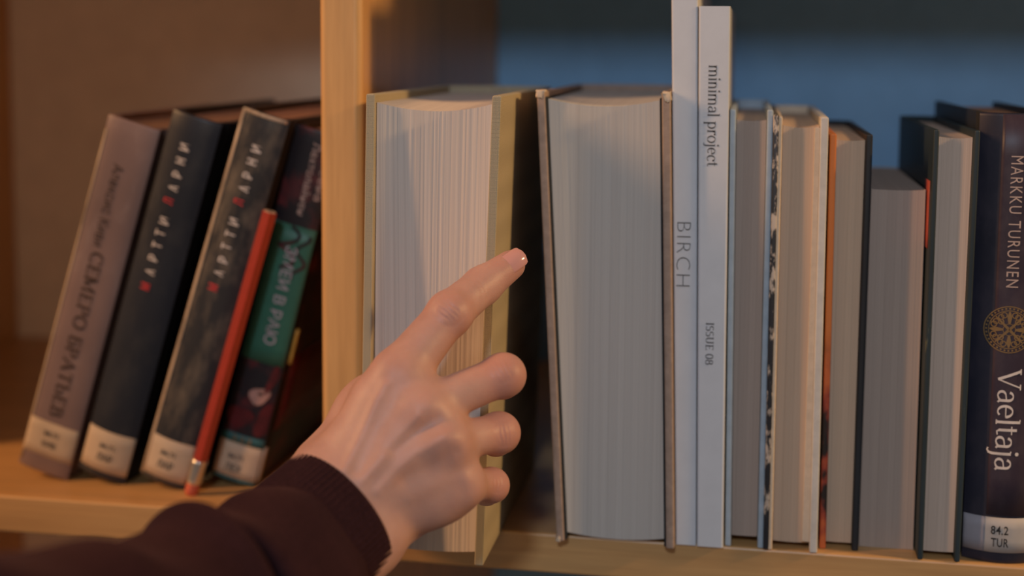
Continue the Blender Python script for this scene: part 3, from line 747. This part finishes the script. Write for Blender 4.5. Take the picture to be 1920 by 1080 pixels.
cap(wr_r, carp[1], .0155, .014, .010); cap(wr_u, carp[2], .0150, .014, .010); cap(wr_r, wr_u, .0160, .0160, .008)
cap(wr_r, el_r, .0160, .022, .008); cap(wr_u, el_u, .0160, .022, .008)
cap(J(650, 930, -.106), J(800, 795, -.098), .017, .014, .014)          # palm
cap(J(695, 985, -.106), J(832, 918, -.100), .0140, .0120, .012)       # ulnar edge
cap(idx[0] - .25 * (idx[0] - carp[0]), pky[0] - .25 * (pky[0] - carp[3]), .0090, .0085, .012)                                 # knuckle row
cap(thm[0], thm[1], .0105, .0098, .012); cap(thm[1], thm[2], .0110, .0090, .008); cap(thm[2], thm[3], .0092, .0078, .006)
cap(J(698, 746, -.098), J(746, 724, -.096), .0095, .0095, .010)        # web between thumb and index finger
# fingers
cap(idx[0], idx[1], .0112, .0092, .004); cap(idx[1], idx[2], .0095, .0085, .003); cap(idx[2], idx[3], .0085, .0068, .003)
cap(mid[0], mid[1], .0092, .0086, .003); cap(midh[0], midh[1], .0089, .0077, .003); cap(midh[1], midh[2], .0078, .0068, .003)
cap(rng[0], rng[1], .0082, .0081, .003); cap(rngh[0], rngh[1], .0083, .0072, .003); cap(rngh[1], rngh[2], .0074, .0065, .003)
cap(pky[0], pky[1], .0076, .0066, .003); cap(pkyh[0], pkyh[1], .0068, .0060, .003); cap(pkyh[1], pkyh[2], .0063, .0056, .003)
# knuckle pads and extensor tendons standing out on the back of the hand
TC = -FWD
for p, r, o_ in ((idx[0], .0078, .0036), (mid[0], .0078, .0042), (rng[0], .0074, .0042), (pky[0], .0066, .0040)):
    q = p + TC * o_; cap(q - RIGHT * .002, q + RIGHT * .001, r, r * .9, .006)
for p, r, o_ in ((idx[1], .0078, .0024), (mid[1], .0074, .0022), (rng[1], .0068, .0020), (pky[1], .0056, .0018)):
    q = p + TC * o_; cap(q, q + RIGHT * .001, r, r, .005)
def sdf_mesh(prims, h):
    A = np.array([p[0] for p in prims] + [p[1] for p in prims]); lo = A.min(0) - .032; hi = A.max(0) + .032
    n = np.ceil((hi - lo) / h).astype(int) + 1
    D = np.full(n, .05, np.float32)
    for a, b, ra, rb, k in prims:
        R_ = max(ra, rb) + k + .004
        i0 = np.maximum(np.floor((np.minimum(a, b) - R_ - lo) / h).astype(int), 0); i1 = np.minimum(np.ceil((np.maximum(a, b) + R_ - lo) / h).astype(int) + 1, n)
        X = (lo[0] + h * np.arange(i0[0], i1[0]) - a[0]).astype(np.float32)[:, None, None]
        Y = (lo[1] + h * np.arange(i0[1], i1[1]) - a[1]).astype(np.float32)[None, :, None]
        Z = (lo[2] + h * np.arange(i0[2], i1[2]) - a[2]).astype(np.float32)[None, None, :]
        d = (b - a).astype(np.float32); dd = float(d @ d) + 1e-12
        t = np.clip((X * d[0] + Y * d[1] + Z * d[2]) / dd, 0, 1)
        s = np.sqrt((X - t * d[0]) ** 2 + (Y - t * d[1]) ** 2 + (Z - t * d[2]) ** 2) - (ra + (rb - ra) * t)
        V = D[i0[0]:i1[0], i0[1]:i1[1], i0[2]:i1[2]]
        hh = np.maximum(k - np.abs(V - s), 0) / k
        D[i0[0]:i1[0], i0[1]:i1[1], i0[2]:i1[2]] = np.minimum(V, s) - hh * hh * k * .25
    ins = D < 0
    c = ins[:-1, :-1, :-1].astype(np.int8)
    tot = np.zeros([m - 1 for m in n], np.int8)
    for dx in (0, 1):
        for dy in (0, 1):
            for dz in (0, 1): tot += ins[dx:n[0] - 1 + dx, dy:n[1] - 1 + dy, dz:n[2] - 1 + dz]
    act = np.argwhere((tot > 0) & (tot < 8))
    idm = np.full([m - 1 for m in n], -1, np.int32); idm[tuple(act.T)] = np.arange(len(act))
    acc = np.zeros((len(act), 3)); cnt = np.zeros(len(act))
    C8 = [(x, y, z) for x in (0, 1) for y in (0, 1) for z in (0, 1)]
    for p in C8:
        for axi in range(3):
            if p[axi]: continue
            q = list(p); q[axi] = 1
            v0 = D[tuple((act + p).T)]; v1 = D[tuple((act + q).T)]
            m = (v0 < 0) != (v1 < 0)
            t = np.where(m, v0 / np.where(m, v0 - v1, 1), 0)
            pos = np.tile(np.array(p, float), (len(act), 1)); pos[:, axi] = t
            acc[m] += pos[m]; cnt[m] += 1
    V = lo + h * (act + acc / cnt[:, None])
    Fq = []
    for axi in range(3):
        o1_, o2_ = (axi + 1) % 3, (axi + 2) % 3
        sl0 = [slice(1, m - 1) for m in n]; sl0[axi] = slice(0, n[axi] - 1)
        sl1 = list(sl0); sl1[axi] = slice(1, n[axi])
        a_, b_2 = ins[tuple(sl0)], ins[tuple(sl1)]
        e = np.argwhere(a_ != b_2); sgn = a_[tuple(e.T)]
        off = np.ones(3, int); off[axi] = 0; e = e + off
        u1 = np.zeros(3, int); u1[o1_] = 1; u2 = np.zeros(3, int); u2[o2_] = 1
        q = np.stack([idm[tuple((e - u1 - u2).T)], idm[tuple((e - u2).T)], idm[tuple(e.T)], idm[tuple((e - u1).T)]], 1)
        q[~sgn] = q[~sgn][:, ::-1]; Fq.append(q)
    return V, np.concatenate(Fq)
HV, HF = sdf_mesh(PR, .00065)
def smooth_mesh(V, Fq, it, lam):
    e = np.concatenate([Fq[:, [0, 1]], Fq[:, [1, 2]], Fq[:, [2, 3]], Fq[:, [3, 0]]])
    for _ in range(it):
        S = np.zeros_like(V); c_ = np.zeros(len(V))
        for a, b in ((0, 1), (1, 0)):
            np.add.at(S, e[:, a], V[e[:, b]]); np.add.at(c_, e[:, a], 1)
        V = V + lam * (S / c_[:, None] - V)
    return V
HV = smooth_mesh(HV, HF, 7, .6)
# sculpting: tendons, hollows and joint creases on the back of the hand
def normals(V, Fq):
    n = np.cross(V[Fq[:, 2]] - V[Fq[:, 0]], V[Fq[:, 3]] - V[Fq[:, 1]]); N_ = np.zeros_like(V)
    for k in range(4): np.add.at(N_, Fq[:, k], n)
    return N_ / (np.linalg.norm(N_, axis=1, keepdims=True) + 1e-12)
HN = normals(HV, HF); HFACE = np.clip((HN @ TC - .05) / .5, 0, 1)
q_ = (HV - CAM) @ CM; HPX = np.stack([960 + F * q_[:, 0] / q_[:, 1], PPY - F * q_[:, 2] / q_[:, 1]], 1)
DISP = np.zeros(len(HV))
def sculpt(pts, sig, amp):
    d = np.full(len(HV), 1e9); P = np.array(pts, float)
    if len(P) == 1: d = np.linalg.norm(HPX - P[0], axis=1)
    for a, b in zip(P[:-1], P[1:]):
        e = b - a; t = np.clip(((HPX - a) @ e) / (e @ e), 0, 1); d = np.minimum(d, np.linalg.norm(HPX - a - t[:, None] * e, axis=1))
    DISP[:] += .58 * amp * np.exp(-(d / (1.15 * sig)) ** 2) * HFACE
sculpt([(646, 880), (680, 810), (705, 752), (722, 722)], 9, .0015)          # index tendon
sculpt([(672, 884), (712, 802), (742, 752)], 13, -.0011)
sculpt([(683, 896), (735, 838), (785, 782)], 11, .0013)                     # middle tendon
sculpt([(738, 842), (775, 812), (818, 786)], 13, -.0019)
sculpt([(712, 920), (780, 851), (832, 818)], 11, .0012)                     # ring tendon
sculpt([(762, 900), (800, 882), (852, 850)], 16, -.0020)
sculpt([(770, 935), (830, 905), (868, 886)], 12, .0008)                     # little finger tendon
sculpt([(797, 760)], 18, .0010); sculpt([(846, 822)], 16, .0012); sculpt([(875, 898)], 13, .0012)
def joint(cx, cy, dx, dy, ra, rc, amp, lines):
    """oval crease around a finger joint and short creases across it; (dx, dy) = finger direction in the picture"""
    d = np.array([dx, dy]) / math.hypot(dx, dy); n = np.array([-d[1], d[0]]); r = HPX - (cx, cy)
    a, b = r @ d, r @ n
    rho = np.hypot(a / ra, b / rc)
    DISP[:] += amp * .40 * np.exp(-(rho / .75) ** 2) * HFACE
    DISP[:] -= amp * .30 * np.exp(-((rho - 1) * ra / 4.5) ** 2) * HFACE * (np.abs(b) < rc * 1.05)
    for off, half, bow in lines:
        w = np.exp(-((a - off - bow * (b / rc) ** 2 - .8 * np.sin(b * .2 + off)) / 2.0) ** 2) * np.exp(-(b / half) ** 4)
        DISP[:] -= .8 * amp * w * HFACE
joint(841, 583, .70, -.71, 27, 30, .00050, [(-13, 15, 4), (-5, 19, 2), (4, 20, -2), (12, 16, -4)])
joint(902, 537, .80, -.60, 18, 26, .00022, [(-5, 15, 1), (3, 16, -1)])
joint(938, 692, .90, -.42, 22, 27, .00042, [(-11, 20, 2), (-2, 24, 1), (7, 24, -1), (15, 18, -2)])
joint(945, 812, .98, -.15, 18, 25, .00040, [(-8, 18, 2), (0, 20, 0), (8, 18, -2)])
joint(932, 905, .99, .05, 14, 19, .00040, [(-6, 14, 2), (1, 15, 0), (7, 13, -2)])
HV = HV + DISP[:, None] * (.6 * HN + .4 * TC)

def skin_mat():
    m, N, L, b = new_mat('skin', (.60, .36, .27), .48, .38)
    at = N.new('ShaderNodeAttribute'); at.attribute_name = 'flush'
    n1 = noise(N, L, coords(N, L, (1, 1, 1)), 70, 4, .6)
    c0 = ramp(N, L, n1, [(.3, (.47, .265, .215)), (.7, (.54, .315, .255))])
    L.new(mixc(N, L, at.outputs['Fac'], c0, (.48, .185, .135)), b.inputs['Base Color'])
    b.inputs['Subsurface Weight'].default_value = .22
    b.inputs['Subsurface Radius'].default_value = (1.0, .35, .18); b.inputs['Subsurface Scale'].default_value = .004
    vo = N.new('ShaderNodeTexVoronoi'); vo.inputs['Scale'].default_value = 1500; L.new(coords(N, L, (1, 1, 1)), vo.inputs['Vector'])
    bump(N, L, b, vo.outputs['Distance'], .22, .00025); return m
M['skin'] = skin_mat()
mm, N_, L_, b_ = new_mat('nail_polish', (.60, .30, .265), .12, .6); b_.inputs['Coat Weight'].default_value = .8; b_.inputs['Coat Roughness'].default_value = .05; M['nail'] = mm

pbase = el_r * .5 + el_u * .5
person = empty('person', tuple(pbase), 'hand and forearm in a maroon knitted sleeve, index finger stretched over a book', 'person')
hme = bpy.data.meshes.new('hand'); hme.from_pydata((HV - pbase).tolist(), [], HF.tolist()); hme.update()
fl_ = np.zeros(len(HV))
for p, r, a in ((idx[1], .010, .55), (mid[1], .012, .7), (rng[1], .011, .7), (pky[1], .010, .7), (idx[2], .007, .25), (idx[3], .010, .45), (idx[0], .012, .25), (mid[0], .010, .35), (rng[0], .010, .35), (pky[0], .010, .3), (midh[2], .01, .5), (rngh[2], .01, .5), (pkyh[2], .01, .5)):
    fl_ = np.maximum(fl_, a * np.exp(-(np.linalg.norm(HV - (p + TC * .004), axis=1) / r) ** 2))
at_ = hme.attributes.new('flush', 'FLOAT', 'POINT'); at_.data.foreach_set('value', fl_.astype(np.float32))
hand = link('hand', hme, M['skin'], person, True)

def fingernail(p0, p1, dors, rad, wdt, ln, fwd_off):
    """curved nail plate on the back of a fingertip"""
    a = (p1 - p0) / np.linalg.norm(p1 - p0); n = dors - a * (dors @ a); n /= np.linalg.norm(n); s = np.cross(a, n)
    nu_, nv_ = 14, 14; vs, fs = [], []
    for lay in (0, 1):
        for j in range(nv_ + 1):
            v_ = -1 + 2 * j / nv_
            wv = (1 - max(0, abs(v_) - .25) ** 2.6 * (1.15 if v_ > 0 else .9)) ** .5 if abs(v_) < 1 else .25
            for i in range(nu_ + 1):
                u_ = (-1 + 2 * i / nu_) * wv
                th = u_ * wdt / 2 / rad
                q = p1 + a * (fwd_off + v_ * ln / 2) + s * rad * math.sin(th) + n * (rad * math.cos(th) + .0003 - .0010 * max(0, v_) ** 2 - .0005 * max(0, -v_) ** 2 - lay * .0012)
                vs.append(q - pbase)
    W_ = nu_ + 1; S_ = W_ * (nv_ + 1)
    for j in range(nv_):
        for i in range(nu_):
            q = j * W_ + i; fs += [(q, q + 1, q + W_ + 1, q + W_), (S_ + q, S_ + q + W_, S_ + q + W_ + 1, S_ + q + 1)]
    for i in range(nu_):
        for j in (0, nv_): q = j * W_ + i; f = (q, S_ + q, S_ + q + 1, q + 1); fs.append(f)
    for j in range(nv_):
        for i in (0, nu_): q = j * W_ + i; fs.append((q, q + W_, S_ + q + W_, S_ + q))
    bm = bmesh.new(); V_ = [bm.verts.new(tuple(x)) for x in vs]
    for f in fs: bm.faces.new([V_[k] for k in f])
    return bm_obj('fingernail', bm, M['nail'], hand, True, 'glossy pink polished nail')
fingernail(idx[2], idx[3], TC + .30 * UP + .12 * RIGHT, .0070, .0104, .0112, .0006)
fingernail(midh[1], midh[2], np.array([1., 0, 0]), .0069, .0100, .0105, .0006)
fingernail(rngh[1], rngh[2], np.array([1., 0, 0]), .0066, .0094, .0100, .0006)
fingernail(pkyh[1], pkyh[2], np.array([1., 0, 0]), .0057, .0080, .0088, .0006)

# ------------------------------------------------------------------ knitted sleeve with ribbed cuff
def knit_mat(name, col):
    m, N, L, b = new_mat(name, col, .95, .1)
    n = noise(N, L, coords(N, L, (1, 1, 1)), 900, 3, .7); n2 = noise(N, L, coords(N, L, (1, 1, 1)), 40, 3, .6)
    c1 = ramp(N, L, n, [(.3, sc(col, .6)), (.7, sc(col, 1.35))]); c2 = ramp(N, L, n2, [(.3, (.8, .8, .8)), (.7, (1, 1, 1))])
    L.new(mixc(N, L, 1.0, c1, c2, 'MULTIPLY'), b.inputs['Base Color'])
    b.inputs['Sheen Weight'].default_value = .08; b.inputs['Sheen Roughness'].default_value = .5; b.inputs['Sheen Tint'].default_value = (.5, .25, .25, 1)
    bump(N, L, b, n, .5, .0006); return m
M['knit'] = knit_mat('maroon_knit', (.031, .0115, .0145))
cc = (J(547, 864, -.126) + J(732, 1058, -.126)) / 2
chord = J(732, 1058, -.126) - J(547, 864, -.126); RW = np.linalg.norm(chord) / 2
ctl = [cc, cc + FD * .03, J(520, 1088, -.168), J(400, 1172, -.200), J(240, 1238, -.240), J(60, 1292, -.285), J(-160, 1360, -.345)]
rad = [(RW, .0265), (RW * 1.02, .0285), (.0345, .0330), (.0400, .0370), (.0410, .0390), (.0425, .0410), (.0440, .0430)]
def catmull(P, t):
    i = min(int(t), len(P) - 2); f = t - i
    p0, p1, p2, p3 = P[max(i - 1, 0)], P[i], P[i + 1], P[min(i + 2, len(P) - 1)]
    return .5 * ((2 * p1) + (-p0 + p2) * f + (2 * p0 - 5 * p1 + 4 * p2 - p3) * f * f + (-p0 + 3 * p1 - 3 * p2 + p3) * f ** 3)
NA = 288
def sleeve(nm, t0, t1, nt, ribs, parent, fold=None, inner=True):
    vs, fs = [], []
    P = [np.array(p) for p in ctl]; R_ = [np.array(r) for r in rad]
    rows = []
    ts = np.linspace(t0, t1, nt)
    sideref = chord / np.linalg.norm(chord)
    for k, t in enumerate(ts):
        c_ = catmull(P, t); tn = catmull(P, min(t + .02, len(P) - 1.001)) - catmull(P, max(t - .02, 0)); tn /= np.linalg.norm(tn)
        s_ = sideref - tn * (sideref @ tn); s_ /= np.linalg.norm(s_); n_ = np.cross(tn, s_)
        ra, rb = catmull(R_, t)
        rows.append((t, c_, tn, s_, n_, ra, rb))
    for k, (t, c_, tn, s_, n_, ra, rb) in enumerate(rows):
        th = np.linspace(0, 2 * PI, NA, endpoint=False)
        rib = 0; edge = 0
        if ribs:
            rib = .00095 * np.abs(np.sin(th * ribs / 2)) ** .7
            x = (t - t0) / (t1 - t0); rib = rib * min(1, x / .07); edge = -.0010 * max(0, 1 - x / .06) ** 2 - .0022 * max(0, (x - .85) / .15) ** 2
        d = np.zeros(NA)
        if fold: d = fold(t, th)
        a_ = ra + rib + edge + d; b_ = rb + rib + edge + d
        vs.append(c_ + np.outer(a_ * np.cos(th), s_) + np.outer(b_ * np.sin(th), n_))
    if inner:                                    # turned-in rim
        t, c_, tn, s_, n_, ra, rb = rows[0]
        th = np.linspace(0, 2 * PI, NA, endpoint=False)
        pre = []
        for dr, dt in ((-.0040, .004), (-.0034, .0008), (-.0026, -.0002)):
            pre.append(c_ + tn * dt + np.outer((ra + dr) * np.cos(th), s_) + np.outer((rb + dr) * np.sin(th), n_))
        pre = [c_ + tn * .012 + np.outer((ra - .0045) * np.cos(th), s_) + np.outer((rb - .0045) * np.sin(th), n_)] + pre
        vs = pre + vs
    nr = len(vs); V = np.concatenate(vs) - pbase
    for j in range(nr - 1):
        for i in range(NA): a = j * NA + i; b = j * NA + (i + 1) % NA; fs.append((a, a + NA, b + NA, b))
    if not ribs: fs.append(tuple(range((nr - 1) * NA, nr * NA)))
    bm = bmesh.new(); VV = [bm.verts.new(tuple(x)) for x in V]
    for f in fs: bm.faces.new([VV[q] for q in f])
    return bm_obj(nm, bm, M['knit'], parent, True)
def fold(t, th):
    d = .0022 * np.sin(2 * th + 3.1 * t) * np.sin(2.2 * t) + .0014 * np.sin(3 * th - 4 * t + 1)
    w1 = t - 2.88 - .10 * np.sin(th + .5)
    d = d + .0058 * np.exp(-((w1 - .20) / .20) ** 2) - .0095 * np.exp(-((w1 + .05) / .075) ** 2) + .0020 * np.exp(-((w1 + .3) / .16) ** 2)
    w2 = t - 4.35 - .15 * np.sin(th + 1.5)
    d = d + .0012 * np.exp(-((w2 - .2) / .25) ** 2) - .0012 * np.exp(-((w2 + .1) / .12) ** 2)
    w3 = t - 1.5 - .18 * np.sin(th + 2.5)
    d = d + .0016 * np.exp(-((w3 - .1) / .12) ** 2) - .0014 * np.exp(-((w3 + .1) / .09) ** 2)
    return d * min(1, max(0, (t - .75) / .5))
slv = sleeve('sweater_sleeve', .80, 5.98, 150, 0, person, fold, False)
sleeve('ribbed_cuff', 0.0, .95, 46, 72, slv, None, True)
